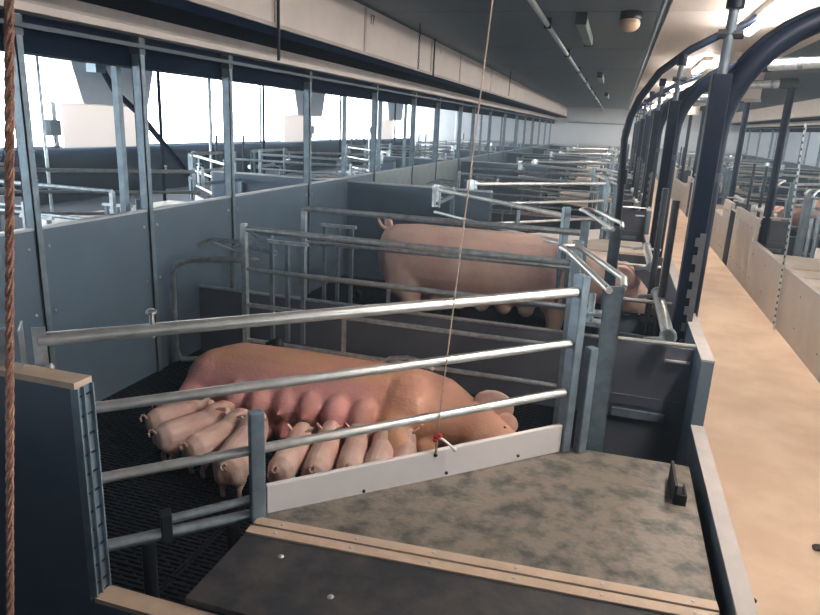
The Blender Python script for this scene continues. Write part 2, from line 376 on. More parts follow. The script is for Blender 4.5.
def crate(row, side, near, label):
    XF[0] = fmap(row, side); GSEL[0] = side; sy = (3.2, 3.64)[side]; hy = (0, -.35)[side]; GD = GATE[side][1]
    t = thing('farrowing_crate', (-.9, 2.6, 0), label, 'crate', 'farrowing crates ' + ROWS[row][0])
    n = 14 if near else 8
    B = lambda mb, nm, m, sm=True, par=t, bv=0: mb.build(nm, m, par, smooth=sm, bevel=bv)
    # open gate on the creep side
    B(MB().tube([gp(.0, 1.05), gp(1.64, 1.06)], .0175, n), 'gate_rail', 'galv_bright')
    B(MB().tube([gp(-.05, .852), gp(1.64, .872)], .015, n), 'gate_rail', 'galv_bright')
    B(MB().tube([gp(-.05, .647), gp(1.64, .685)], .015, n), 'gate_rail', 'galv_bright')
    B(MB().tube([gp(-.05, .440), gp(.50, .447)], .017, n), 'lower_pipe', 'galv')
    B(MB().tube([gp(.27, .486), gp(.52, .50)], .013, n), 'lower_pipe', 'galv')
    gpst = B(MB().bar(gp(1.66, .45), gp(1.66, 1.12), .05, .035, (GD.x, GD.y, 0)), 'gate_post', 'galv_dull', False, bv=.004)
    B(MB().bar(gp(1.715, .45, .03), gp(1.715, .86, .03), .035, .035, (GD.x, GD.y, 0)), 'lock_post', 'galv_dull', False, bv=.004)
    B(MB().bar(gp(.52, .44, .02), gp(.52, .79, .02), .035, .042, (GD.x, GD.y, 0)), 'short_upright', 'galv_dull', False, bv=.004)
    wb = MB(); a, b_ = gp(.55, 0, .012), gp(1.64, 0, .012)
    p = [(a[0], a[1]), (b_[0], b_[1]), (b_[0] - .012, b_[1] + .014), (a[0] - .012, a[1] + .014)]
    V = [(x, y, z) for (x, y), z in zip(p + p, (.435, .452, .452, .435, .540, .560, .560, .540))]
    wb.add(V, [(0, 3, 2, 1), (4, 5, 6, 7), (0, 1, 5, 4), (1, 2, 6, 5), (2, 3, 7, 6), (3, 0, 4, 7)])
    if side == 0: w = B(wb, 'kick_board', 'white', False, bv=.003)
    if near:
        w['label'] = 'white plastic board'
        for s_, z_ in ((.60, .455), (.86, .47), (1.16, .475), (1.45, .485)):
            MB().ell(gp(s_, z_ - .012, .016), (.006, .006, .006), nu=8, nv=5).build('screw', 'dark', w, smooth=True)
        MB().ell(gp(1.115, .538, .014), (.0075, .0075, .0075), nu=8, nv=5).build('rope_hole', 'ink', w, smooth=True)
    for s_, z0_, z1_ in ((.265, .425, .50),):
        B(MB().bar(gp(s_, z0_), gp(s_, z1_ + .01), .045, .03, (GD.x, GD.y, 0)), 'pipe_clamp', 'dark', False, bv=.003)
    for s_, z1_ in ((.215, .43), (.45, .43)): B(MB().tube([gp(s_, -.0), gp(s_, z1_)], .02, n), 'pipe_leg', 'dark')
    B(MB().tube([gp(.26, 1.03), gp(.26, 1.10)], .007, 8).ell(gp(.26, 1.10), (.015, .015, .009), nu=8, nv=5), 'rail_bolt', 'bolt')
    # hinge bracket at the gate's left end
    br = MB(); br.bar(gp(-.035, .90), gp(-.035, 1.09), .085, .004, (GD.x, GD.y, 0))
    br.bar(gp(-.08, .90, .01), gp(-.08, 1.09, .01), .005, .03, (GD.x, GD.y, 0)).bar(gp(.003, .90, .01), gp(.003, 1.085, .01), .004, .03, (GD.x, GD.y, 0))
    bo = B(br, 'hinge_bracket', 'galv', False)
    MB().ell(gp(.02, .985, .025), (.011, .011, .011), nu=8, nv=5).build('bolt', 'bolt', bo, smooth=True)
    MB().box((-1.5, 1.18, .0), (-1.46, 1.22, .9)).build('gate_stand', 'galv_dull', t)
    MB().bar((-1.48, 1.2, .93), gp(-.03, .93), .03, .03).build('stand_arm', 'galv_dull', t)
    # far side of the crate
    for z0_, z1_, r_ in ((1.0, .99, .0165) if side == 0 else (1.03, 1.03, .019), (.775, .775, .0125) if side == 0 else (.81, .82, .0145), (.57, .57, .0125), (.36, .36, .0125)):
        B(MB().tube([(-1.90, sy, z0_), (-.14, sy, z1_)], r_, n), 'side_rail', 'galv')
    B(MB().bar((-1.90, sy, .0), (-1.90, sy, 1.03), .032, .032, (1, 0, 0)), 'rear_post', 'galv', False, bv=.003)
    B(MB().bar((-.12, sy, .0), (-.12, sy, 1.10), .05, .05, (1, 0, 0)), 'side_post', 'galv_dull', False, bv=.004)
    B(MB().bar((-1.30, sy, .12), (-1.30, sy, .58), .02, .02, (1, 0, 0)), 'mid_post', 'galv', False)
    B(MB().tube([(-1.08, 3.18, .34), (-1.02, 3.17, .39), (-.92, 3.16, .41), (-.84, 3.16, .40), (-.78, 3.17, .36)], .011, 8), 'bent_bow', 'galv')
    # rear door: bent tube frame with an inner sheet and bars
    B(MB().tube([(-2.56, 3.45, .05), (-2.56, 3.45, .62), (-2.535, 3.46, .68), (-2.46, 3.49, .715), (-2.36, 3.53, .72), (-2.10, 3.66, .72)], .018, 8), 'rear_door_frame', 'galv')
    B(MB().tube([(-2.56, 3.45, .12), (-2.53, 3.46, .06), (-2.12, 3.65, .06)], .018, 8), 'rear_door_frame', 'galv')
    for i in range(3): B(MB().bar((-1.85 + i * .10, 3.42, .30), (-1.85 + i * .10, 3.42, .90), .022, .022, (1, 0, 0)), 'door_bar', 'galv_dull', False)
    B(MB().bar((-1.88, 3.42, .90), (-1.62, 3.42, .90), .025, .02), 'door_top_bar', 'galv', False)
    B(MB().tube([(-2.42, 3.52, .80), (-2.35, 3.56, .84), (-2.12, 3.66, .83)], .012, 8).tube([(-2.35, 3.56, .83), (-2.08, 3.68, .72)], .008, 8), 'door_latch', 'galv')
    B(MB().ell((-1.68, 3.16, .37), (.035, .03, .04)).tube([(-1.68, 3.19, .40), (-1.74, 3.15, .37), (-1.75, 3.15, .33), (-1.70, 3.14, .31)], .014, 8), 'drinker', 'ink')
    # head end: channel post with U-shaped lever, cross pipes, feed roller, front sheet
    py = (2.40, 3.54)[side]; hp = MB(); hp.box((.02, py, .0), (.085, py + .005, 1.075)).box((.02, py, .0), (.026, py + .05, 1.075)).box((.079, py, .0), (.085, py + .05, 1.075))
    B(hp, 'head_post', 'galv_dull', False)
    lv = [(.035, 2.39, 1.06), (-.15, 2.97, 1.085), (-.185, 3.05, 1.085), (-.175, 3.11, 1.085), (-.13, 3.13, 1.085), (-.10, 3.09, 1.085), (.082, 2.50, 1.085), (.083, 2.42, 1.07)]
    if side: lv = [(x, 5.99 - y, z) for x, y, z in lv]
    B(MB().tube(lv, .0125, n), 'lever_loop', 'galv_bright')
    B(MB().box((-.04, 2.46, .90), (.02, 2.53, .915)).box((-.04, 2.46, .94), (.02, 2.53, .95)).tube([(-.02, 2.49, .9), (-.02, 2.49, 1.02)], .012, 8), 'latch', 'galv')
    B(MB().tube([(.09, 2.76 + hy, .78), (.40, 2.78 + hy, .78)], .009, 8), 'cross_pipe', 'galv_bright')
    B(MB().tube([(.03, 3.48 + hy, .78), (.36, 3.48 + hy, .78)], .009, 8), 'cross_pipe', 'galv_bright')
    B(MB().tube([(.295, 2.80 + hy, .80), (.295, 3.60 + hy, .80)], .026, n), 'feed_roller', 'galv_bright').__setitem__('label', 'pale metal roller tube')
    for yy in (2.80 + hy, 3.58 + hy):
        rc = MB(); rc.tube([(.295, yy, .80), (.295, yy + .03, .80)], .034, n).bar((.20, yy, .775), (.28, yy, .79), .012, .02)
        B(rc, 'roller_collar', 'galv')
    B(MB().box((.09, 2.865 + hy, .0), (.415, 2.875 + hy, .74)), 'front_sheet', 'pvc_low', False)
    B(MB().box((.09, 2.855 + hy, .455), (.39, 2.865 + hy, .50)), 'sheet_fold', 'pvc_low', False)
    B(MB().box((.115, 2.845 + hy, .40), (.335, 2.865 + hy, .435)), 'angle_bracket', 'galv_dull', False)
    B(MB().tube([(.30, 2.85 + hy, .68), (.40, 2.85 + hy, .68)], .010, 8), 'drain_pipe', 'bolt')
    return t
def trough(row, side, label):
    XF[0] = fmap(row, side)
    t = thing('feed_trough', (.26, 3.2, 0), label, 'trough', 'feed troughs ' + ROWS[row][0])
    MB().box((.10, 2.9, .12), (.40, 3.5, .14)).box((.10, 2.9, .12), (.11, 3.5, .30)).box((.39, 2.9, .12), (.40, 3.5, .42)).box((.10, 2.9, .12), (.40, 2.91, .42)).box((.10, 3.49, .12), (.40, 3.5, .42)).build('basin', 'galv_dull', t)
    MB().tube([(.30, 3.42, .38), (.30, 3.42, 1.3)], .018, 8).build('drop_pipe', 'dark', t, smooth=True)
    MB().bar((.17, 3.30, .50), (.34, 3.30, .50), .012, .012).bar((.26, 3.26, .50), (.26, 3.34, .50), .012, .012).bar((.12, 3.30, .58), (.37, 3.30, .58), .01, .01).build('mixer_bar', 'dark', t)
    MB().box((.10, 2.92, 0), (.13, 2.95, .12)).box((.37, 3.45, 0), (.4, 3.48, .12)).box((.10, 3.45, 0), (.13, 3.48, .12)).box((.37, 2.92, 0), (.4, 2.95, .12)).build('feet', 'galv_dull', t)
    return t
def creep(row, side, near, label):
    XF[0] = fmap(row, side)
    t = thing('creep_cover', (-.25, 1.6, 0), label, 'cover', 'piglet nest covers ' + ROWS[row][0])
    seam0, seam1 = (-.885, 1.500), (.385, 1.580)
    m1, m2 = ('plate', 'plate2') if near else ('plate_far', 'plate_far')
    MB().prism([(-.885, 1.175), (.385, 1.175), (.385, 1.572), (-.885, 1.492)], .43, .448).build('front_plate', m2, t, bevel=.002)
    MB().prism([(-.885, 1.508), (.385, 1.588), (.388, 2.375), (-.025, 2.365), (-.875, 1.595)], .43, .448).build('rear_plate', m1, t, bevel=.002)
    for o_ in (-.022, .022):
        s_ = MB().bar((-.885, 1.498 + o_, .4515), (.385, 1.578 + o_, .4515), .036, .007).build('edge_strip', 'strip', t, bevel=.001)
        if near:
            for i in range(6):
                x = -.80 + i * .225; y_ = 1.498 + o_ + .08 * (x + .885) / 1.27
                MB().ell((x, y_, .4555), (.006, .006, .003), nu=8, nv=4).build('screw', 'bolt', s_, smooth=True)
    if near:
        MB().box((.314, 2.08, .448), (.350, 2.20, .454)).box((.310, 2.08, .448), (.318, 2.26, .515)).box((.314, 2.08, .448), (.350, 2.086, .485)).box((.344, 2.08, .448), (.350, 2.16, .485)).build('handle_clip', 'ink', t)
        for x, y_ in ((-.55, 1.30), (-.2, 1.33), (-.74, 1.40), (.12, 1.32)): MB().ell((x, y_, .449), (.009, .009, .004), nu=8, nv=4).build('screw_head', 'bolt', t, smooth=True)
    MB().box((-.86, 1.18, -.0), (-.845, 1.5, .43)).build('side_board', 'pvc_shaded', t)
    MB().bar((-.83, 1.57, .22), (-.03, 2.32, .22), .012, .42).build('side_board', 'pvc_shaded', t)
    MB().box((.0, 2.33, .0), (.388, 2.342, .43)).build('side_board', 'pvc_shaded', t)
    return t
def tall_partition(row, k, label):
    XF[0] = fmap(row, 0, k) if k is not None else IDENT
    t = thing('pen_partition', (-1.8, 1.145, 0), label, 'partition', 'tall pen partitions ' + ROWS[row][0])
    y0_, y1_ = 1.12, 1.17; m = 'pvc' if k else 'pvc_shaded'  # nearest partition gets the panel colour with its shade painted in
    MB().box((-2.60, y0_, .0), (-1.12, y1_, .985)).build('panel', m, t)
    MB().box((-2.60, y0_ - .002, .985), (-1.105, y1_ + .002, 1.0)).build('top_cap', 'cap' if not k else 'edge', t)
    e = MB().box((-1.12, y0_, .43), (-1.108, y1_, .985))
    for yy in (y0_, y0_ + .019, y1_ - .004): e.box((-1.108, yy, .43), (-1.098, yy + .004, .985))
    ec = e.build('end_profile', 'galv_dull', t)
    for i in range(11): MB().box((-1.108, y0_ + .003, .46 + i * .05), (-1.1035, y1_ - .004, .463 + i * .05)).build('profile_notch', 'dark', ec)
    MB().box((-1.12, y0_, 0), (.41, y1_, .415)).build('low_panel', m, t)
    MB().box((-1.105, y0_ - .002, .415), (.41, y1_ + .002, .428)).build('low_top_cap', 'cap' if not k else 'edge', t)
    return t
def low_partition(row, label):
    XF[0] = fmap(row, 0)
    t = thing('pen_partition', (-1.1, 3.8, 0), label, 'partition', 'low pen partitions ' + ROWS[row][0])
    MB().box((-2.60, 3.78, .0), (.40, 3.82, .46)).build('panel', 'pvc_low', t)
    MB().box((-2.60, 3.777, .46), (.40, 3.823, .47)).build('top_cap', 'galv', t)
    return t
def aisle_panel(row, ya, yb, z, tall, label, m='pvc'):
    XF[0] = fmap(row, 0)
    t = thing('aisle_barrier', (.425, (ya + yb) / 2, 0), label, 'panel', ('tall' if tall else 'low') + ' aisle panels ' + ROWS[row][0])
    MB().box((.412, ya, 0), (.458, yb, z - .008)).build('panel', m, t)
    MB().box((.410, ya, z - .008), (.460, yb, z)).build('top_edge', 'kerb', t)
    if row == 'r':
        sc = MB()
        for i in range(5):
            for zz in (.15, z - .12): sc.ell((.46, ya + .15 + (yb - ya - .3) * i / 4, zz), (.003, .008, .008), nu=8, nv=4)
        sc.build('screw_row', 'dark', t)['kind'] = 'stuff'
    return t
def feed_arch(y, idx):
    XF[0] = IDENT
    t = thing('feed_pipe_arch', (.42, y, 0), '%s black plastic feed pipe arching over the aisle, counted from the camera' % ORD[idx].capitalize(), 'pipe', 'black feed pipes arching over the aisle')
    r = .048; x0, x1 = .43, mx(.33); zb = 1.60; rad = .54; yr = y - .35
    pts = [(x0, y, .05), (x0, y, zb)] + arc((x0 + rad, y, zb), rad, 180, 95, 9, (1, 0, 0), (0, 0, 1))[1:]
    pts += [(x0 + rad + .1, y, zb + rad + .01)]
    MB().tube(pts, r, 16).build('left_riser', 'black', t, smooth=True)
    MB().tube([(x0 - .035, y + .07, .5), (x0 - .035, y + .07, zb)] + arc((x0 + rad, y + .07, zb), rad + .045, 180, 95, 9, (1, 0, 0), (0, 0, 1))[1:] + [(x0 + rad + .5, y - .1, zb + rad + .06)], .018, 8).build('side_hose', 'black', t, smooth=True)
    a = (x0 + rad + .05, y, zb + rad + .005)
    e_ = Vector((x1 - .06, yr, zb + rad + .03)); a = Vector(a)
    MB().tube([a, e_], .040, 16).build('crossing_pipe', 'galv', t, smooth=True)
    for q in (.35, .8):
        p_ = a.lerp(e_, q); MB().tube([p_, p_ + (e_ - a).normalized() * .03], .048, 16).build('pipe_collar', 'galv_dull', t, smooth=True)
    MB().tube([(x1 + .05, yr, zb + rad + .03), (x1 - .12, yr, zb + rad + .03)], .052, 16).build('tee_fitting', 'dark', t, smooth=True)
    MB().tube([(x1, yr, zb + rad + .03), (x1, yr, .05)], r * .85, 16).build('right_riser', 'black', t, smooth=True)
    MB().tube([(x0, y, 1.40), (x0, y, 1.44)], r + .008, 16).build('pipe_collar', 'dark', t, smooth=True)
    return t
def dosing_post(y, idx):
    XF[0] = IDENT
    t = thing('feed_dosing_post', (.40, y - .16, 0), '%s black upright channel post with notched strip beside the feed arch, from the camera' % ORD[idx], 'post', 'black channel posts beside the aisle')
    yy = y - .16
    MB().box((.352, yy - .04, .0), (.43, yy + .04, 1.86)).build('channel', 'black', t, bevel=.006)
    MB().tube([(.39, yy, 1.84), (.40, yy, 2.16)], .020, 12).build('upper_rod', 'rod', t, smooth=True)
    MB().tube([(.40, yy, 2.12), (.40, yy, 2.20)], .036, 12).build('cap', 'black', t, smooth=True)
    MB().tube([(.35, yy, 2.02), (.45, yy, 2.02)], .02, 8).build('rod_clamp', 'dark', t, smooth=True)
    b = MB().box((.405, yy - .052, .30), (.430, yy - .046, 1.18))
    for i in range(11): b.box((.388, yy - .052, .32 + i * .08), (.406, yy - .046, .36 + i * .08))
    b.build('notched_strip', 'notch', t)
    return t

ARCH_Y = [3.42, 5.98, 8.45, 10.95, 13.5, 16.1, 18.8]
for i, y in enumerate(ARCH_Y): feed_arch(y, i); dosing_post(y, i)

DESC = {'c': 'row left of the aisle', 'l': 'row by the left windows', 'r': 'row right of the aisle'}
def pen_no(k, side): return 2 * k + side
for row in 'clr':
    ks = range(0, 5) if row != 'r' else range(0, 5)
    for side in (0, 1):
        near0 = row == 'c' and side == 0
        base = {}
        base['crate'] = crate(row, side, near0, '')
        base['trough'] = trough(row, side, '')
        base['creep'] = creep(row, side, near0, '')
        if near0: far_creep = creep(row, side, False, '')
        for k in ks:
            o_ = ORD[pen_no(k, side)]; off = (0, PITCH * k, 0)
            for key, lab in (('crate', 'galvanised tube farrowing crate in the %s pen of the %s'), ('trough', 'grey sheet steel feed trough in the %s pen of the %s'), ('creep', 'pale creep nest cover in the %s pen of the %s')):
                src = base[key]
                if key == 'creep' and near0 and k > 0: src = far_creep
                if k == 0: ob = src
                elif key == 'creep' and near0 and k == 1:
                    ob = far_creep; ob.location = ob.location + Vector(off)
                    far_src = ob
                elif key == 'creep' and near0: ob = copy_tree(far_creep, (0, PITCH * (k - 1), 0))
                else: ob = copy_tree(src, off)
                ob['label'] = lab % (o_, DESC[row])
        if near0:
            base['creep']['label'] = 'stained two-piece creep nest cover with tan seam strips in the foreground'
            base['crate']['label'] = 'nearest farrowing crate, its diagonal gate with white board standing open'
    for k in range(0, 6):
        tall_partition(row, k, '%s tall blue-grey plastic partition across the %s' % (ORD[k], DESC[row]) if not (row == 'c' and k == 0) else 'shaded plastic partition with tan dusty top edge in the left foreground')
    lp = low_partition(row, '')
    for k in range(0, 5):
        ob = lp if k == 0 else copy_tree(lp, (0, PITCH * k, 0))
        ob['label'] = '%s low grey partition between paired crates in the %s' % (ORD[k], DESC[row])

# aisle panels
for k in range(-1, 5):
    d = PITCH * k; kk = k + 1
    for row in 'cr':
        m = 'pvc' if row == 'c' else 'pvc_tan'
        if k >= 0:
            if row == 'r':
                aisle_panel(row, 2.65 + d, 3.95 + d, .77, True, '%s tall tan panel edging the right of the aisle, near half' % ORD[kk], m)
                aisle_panel(row, 4.35 + d, 4.95 + d, .77, True, '%s tall tan panel edging the right of the aisle, beyond the dark gap' % ORD[kk], m)
                aisle_panel(row, 3.99 + d, 4.31 + d, .70, False, '%s short dark blue panel in the gap right of the aisle' % ORD[kk], 'wall_dark')
            else:
                aisle_panel(row, 2.65 + d, 4.95 + d, .77, True, '%s tall grey panel with pale top edging the left of the aisle' % ORD[kk], m)
        aisle_panel(row, 4.96 + d, 7.94 + d, .50 if row == 'c' else .53, False, '%s low %s panel with pale top edging the %s of the aisle' % (ORD[kk], 'grey' if row == 'c' else 'tan', 'left' if row == 'c' else 'right'), m)

# slatted floor: every slat tile of the two nearest pens is a part; the rest is one dark grid
def tile_mesh():
    b = MB(); nx, ny = 26, 12; sx, sy = .655 / 1, .525
    pit = sy / 24
    for j in range(24):
        y = j * pit; b.box((0, y, -.03), (sx, y + pit * .55, 0))
        for i in range(9):
            x = (i + (.5 if j % 2 else 0)) * sx / 9
            if x + .012 < sx: b.box((x, y + pit * .5, -.03), (x + .014, y + pit * 1.02, -.002))
    b.box((0, 0, -.05), (.012, sy, -.001)); b.box((sx - .012, 0, -.05), (sx, sy, -.001))
    return b
XF[0] = IDENT
sf = struct(MB().box((-2.66, 1.1, -.12), (.41, 1.14, -.04)).box((-2.66, 3.9, -.12), (.41, 3.94, -.04)).build('slatted_floor', 'slat'))
t0 = tile_mesh().build('slat_tile', 'slat', sf)
t0.location = (-2.65, 1.17, 0); first = True
for i in range(5):
    for j in range(10):
        if i == 4 and False: continue
        o = t0 if first else t0.copy()
        if not first: COL.objects.link(o)
        first = False; o.parent = sf; o.location = (-2.65 + .66 * i if i < 4 else -2.65 + .66 * 4 - .24, 1.18 + .53 * j, 0 if i < 4 else -.002)
for nm, xa, xb, ya in (('slatted_floor', -2.65, .41, 6.5), ('slatted_floor', -5.72, -2.66, -2), ('slatted_floor', 1.57, 4.64, -2), ('slatted_floor', 4.65, 7.7, -2), ('slatted_floor', -2.65, .41, Y0)):
    yb = 1.08 if ya == Y0 else Y1
    b = MB(); y = ya
    while y < yb: b.box((xa, y, -.05), (xb, min(y + .045, yb), -.005)); y += .06
    struct(b.build(nm, 'slat'))

# ------------------------------------------------------------------ back partitions and steel posts
POST_Y = [2.53, 3.36, 4.28, 5.57, 7.3, 8.82, 10.1, 11.64, 12.75, 14.5, 16.5, 18.4, 20.2, 22.0, 24.0, 26.0, 28.0]
for xs, row in ((-2.65, 'left'), (mx(-2.65), 'right')):
    lr = 'left of the aisle row' if row == 'left' else 'at the back of the right row'
    ys = [Y0] + ([2.53, 3.36, 4.28, 5.57, 7.3, 8.82, 10.1, 11.64, 12.75, 14.5, 16.5, 18.4, 20.2, 22.0, 24.0, 26.0, 28.0] if 1 else []) + [Y1]
    for i in range(len(ys) - 1):
        a, b_ = ys[i] + .02, ys[i + 1] - .02
        t = thing('back_partition', (xs, (a + b_) / 2, 0), '%s bay of the long blue-grey back partition along the %s steel posts' % (ORD[i], row), 'partition', 'bays of the %s back partition' % row)
        gap = (8.82 <= a < 10.0)
        MB().box((xs - .018, a, 0), (xs + .018, b_, 1.018)).build('panel', 'pvc_pale' if 7.2 < a < 12 and row == 'left' else 'pvc', t)
        MB().box((xs - .022, a, 1.018), (xs + .022, b_, 1.03)).build('top_edge', 'edge', t)
        if i < 8 and row == 'left':
            for yy in (a + .04, b_ - .04):
                for zz in (.25, .6, .93): MB().ell((xs + .02, yy, zz), (.006, .011, .011), nu=8, nv=4).build('bolt', 'bolt', t, smooth=True)
    for i, y in enumerate(POST_Y):
        if row == 'right' and y < 2: continue
        t = thing('steel_post', (xs, y, 0), '%s galvanised channel post from the near end of the %s post line' % (ORD[i] if i < len(ORD) else 'last', row), 'post', 'steel posts of the %s back partition' % row)
        sg = 1 if row == 'left' else -1
        MB().box((xs - .03, y - .018, 0), (xs + .03, y - .012, 1.99)).box((xs - .03, y - .018, 0), (xs - .024, y + .022, 1.99)).box((xs + .024, y - .018, 0), (xs + .03, y + .022, 1.99)).build('channel', 'galv_dull', t)
        MB().box((xs - .034, y - .024, 1.90), (xs + .034, y + .026, 1.985)).build('top_bracket', 'rod', t)
    # second line of slim poles behind
    for i, y in enumerate((1.9, 3.56, 7.2, 8.4, 9.5, 11.2, 13.0, 15.2, 18.0, 21.0, 25.0)):
        xx = xs - .32 if row == 'left' else xs + .32
        t = thing('slim_post', (xx, y, 0), '%s slimmer steel pole just behind the %s back partition' % (ORD[i], row), 'post', 'slim poles behind the %s partition' % row)
        MB().box((xx - .02, y - .02, 0), (xx + .02, y + .02, 1.9)).build('pole', 'galv_dull', t)
        MB().box((xx - .03, y - .03, 1.86), (xx + .03, y + .03, 1.9)).build('pole_head', 'dark', t)

# ------------------------------------------------------------------ overhead: ducts, beams, services
XF[0] = IDENT
for row, f in (('left', lambda x: x), ('right', mx)):
    lr = row
    def bx(mb, x0, x1, y0, y1, z0, z1): a, b_ = f(x0), f(x1); return mb.box((min(a, b_), y0, z0), (max(a, b_), y1, z1))
    t = thing('air_duct', (f(-2.2), 10, 2.15), 'long cream panelled air duct hanging under the ceiling on the %s' % lr, 'duct', None)
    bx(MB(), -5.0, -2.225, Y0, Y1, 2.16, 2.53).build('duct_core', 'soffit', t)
    joints = [Y0, -2.4, .1, 2.1, 4.15, 5.76, 7.94, 9.46, 11.85, 14.0, 16.2, 18.4, 20.6, 22.8, 25.0, 27.5, Y1]
    for a, b_ in zip(joints, joints[1:]):
        bx(MB(), -2.225, -2.2, a + .006, b_ - .006, 2.17, 2.54).build('duct_panel', 'cream', t)
    bx(MB(), -2.23, -2.185, Y0, Y1, 2.15, 2.175).build('bottom_edge', 'cream2', t)
    if row == 'left':
        for a in joints[3:9]:
            bx(MB(), -2.2, -2.192, a - .02, a + .02, 2.18, 2.53).build('joint_strip', 'cream2', t)
    t = thing('layered_beam', (f(-2.6), 10, 2.0), 'cream double-edged beam with dark rails running above the %s steel posts' % lr, 'beam', None)
    bx(MB(), -2.66, -2.60, Y0, Y1, 2.04, 2.10).build('cream_board', 'cream2', t)
    bx(MB(), -2.66, -2.575, Y0, Y1, 2.0, 2.035).build('cream_board', 'cream', t)
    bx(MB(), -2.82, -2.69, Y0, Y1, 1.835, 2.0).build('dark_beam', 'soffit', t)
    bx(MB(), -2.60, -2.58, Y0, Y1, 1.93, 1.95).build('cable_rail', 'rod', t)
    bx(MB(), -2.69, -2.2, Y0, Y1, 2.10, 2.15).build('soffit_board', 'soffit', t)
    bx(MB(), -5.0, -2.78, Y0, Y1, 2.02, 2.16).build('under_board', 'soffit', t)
    # feed line, poles by the far aisle
    t = thing('feed_line', (f(-5.65), 10, 2.05), 'thin feed pipe running under the ceiling beyond the %s pens' % lr, 'pipe')
    MB().tube([(f(-5.65), Y0, 2.09), (f(-5.65), Y1, 2.09)], .022, 8).build('pipe', 'galv_dull', t, smooth=True)
    MB().tube([(f(-5.72), Y0, 2.13), (f(-5.72), Y1, 2.13)], .010, 8).build('cable', 'dark', t, smooth=True)
    for i, (y, dk) in enumerate(((3.4, 0), (5.7, 0), (7.6, 1), (8.72, 0), (10.3, 1), (12.0, 0), (13.6, 1), (15.4, 0), (17.3, 1), (19.4, 0), (21.8, 1), (24.4, 0))):
        t = thing('aisle_pole', (f(-5.7), y, 0), '%s thin pole at the far edge of the %s window row' % (ORD[i], lr), 'pole', 'poles of the %s window row' % lr)
        MB().tube([(f(-5.7), y, 0), (f(-5.7), y, 2.08)], .022 if dk else .017, 8).build('pole', 'soffit' if dk else 'galv', t, smooth=True)
        if i in (1, 5, 7):
            bx(MB(), -5.72, -5.64, y + .03, y + .17, 1.30, 1.46).build('control_box', 'box', t)
            MB().tube([(f(-5.66), y + .07, 1.3), (f(-5.65), y + .09, 1.23), (f(-5.66), y + .11, 1.3)], .006, 6).build('cable', 'dark', t)
    for i, y in enumerate(HOODS):
        t = thing('air_inlet_hood', (f(-9.05), y, 1.6), '%s cream air inlet hood with beige sheet below on the %s window wall' % (ORD[i], lr), 'hood', 'inlet hoods on the %s wall' % lr)
        P = [(-9.06, y - 1.15, 1.76), (-9.06, y - 1.0, 1.64), (-9.06, y + 1.0, 1.64), (-9.06, y + 1.15, 1.76), (-9.06, y + 1.15, 2.4), (-9.06, y - 1.15, 2.4)]
        Q = [(-8.6, y - .85, 1.76), (-8.6, y - .8, 1.66), (-8.6, y + .8, 1.66), (-8.6, y + .85, 1.76), (-8.6, y + 1.05, 2.4), (-8.6, y - 1.05, 2.4)]
        V = [(f(a), b_, c_) for a, b_, c_ in P + Q]
        MB().add(V, [(0, 1, 2, 3, 4, 5), (6, 7, 8, 9, 10, 11)] + [(i_, (i_ + 1) % 6, 6 + (i_ + 1) % 6, 6 + i_) for i_ in range(6)]).build('hood', 'hood', t)
        bx(MB(), -9.06, -9.0, y - .9, y + .95, .92, 1.66).build('backing_sheet', 'sheet_glow', t)  # wall sheet, its brightness added as emission
# black elbow pipe by the left poles
t = thing('elbow_pipe', (-5.6, 6.9, 2.0), 'black elbowed pipe slanting down in front of the cream hood', 'pipe')
MB().tube([(-5.66, 6.55, 2.06), (-5.66, 6.60, 1.98), (-5.63, 6.70, 1.80), (-5.5, 6.95, 1.55), (-5.1, 7.05, 1.05), (-4.95, 7.08, .85)], .035, 10).build('pipe', 'soffit', t, smooth=True)
MB().box((-5.75, 6.42, 1.98), (-5.62, 6.58, 2.10)).build('valve_box', 'galv_dull', t)
# duct marks
def label_text(name, body, loc, size, rot, m, par):
    c = bpy.data.curves.new(name, 'FONT'); c.body = body; c.size = size; c.extrude = .0015; c.align_x = 'CENTER'; c.align_y = 'CENTER'
    o = bpy.data.objects.new(name + '_tmp', c); COL.objects.link(o)
    dg = bpy.context.evaluated_depsgraph_get(); me = bpy.data.meshes.new_from_object(o.evaluated_get(dg)); bpy.data.objects.remove(o)
    me.materials.clear(); me.materials.append(M[m]); p = bpy.data.objects.new(name, me); COL.objects.link(p)
    p.location = Vector(loc) - par.location; p.rotation_euler = rot; p.parent = par; return p
duct = [o for o in COL.objects if o.name.startswith('air_duct')][0]
label_text('painted_mark', '17', (-2.198, 5.93, 2.455), .115, (math.pi / 2, 0, math.pi / 2), 'ink', duct)
label_text('painted_mark', '1', (-2.198, 8.37, 2.45), .07, (math.pi / 2, 0, math.pi / 2), 'ink', duct)
# hangers in front of the duct
for i, (x, y, z1) in enumerate(((-2.17, 4.13, 1.95), (-2.17, 7.96, 2.13))):
    t = thing('hanging_string', (x, y, 2.5), ('nearest dark cord hanging over the cream duct face at its left joint', 'dark cord crossing the cream duct face further along, right of the chain')[i], 'cord', None)
    MB().tube([(x, y, 2.55), (x, y, z1)], .010, 6).build('cord', 'dark', t)
for i, (y, x) in enumerate(((6.75, -2.0), (12.0, -1.9))):
    t = thing('hanging_chain', (x, y, 2.5), ('link chain hanging from the dark ceiling before the cream duct', 'short chain hanging from the ceiling further back along the duct')[i], 'chain', None)
    for q in range(14):
        z = 2.53 - q * .03
        ax = (1, 0, 0) if q % 2 else (0, 1, 0)
        MB().tube([Vector((x, y, z)) + Vector(ax) * .008 * math.cos(a_) + Vector((0, 0, 1)) * .018 * math.sin(a_) for a_ in [k_ * math.pi / 4 for k_ in range(9)]], .0035, 5, caps=False).build('link', 'dark', t, smooth=True)

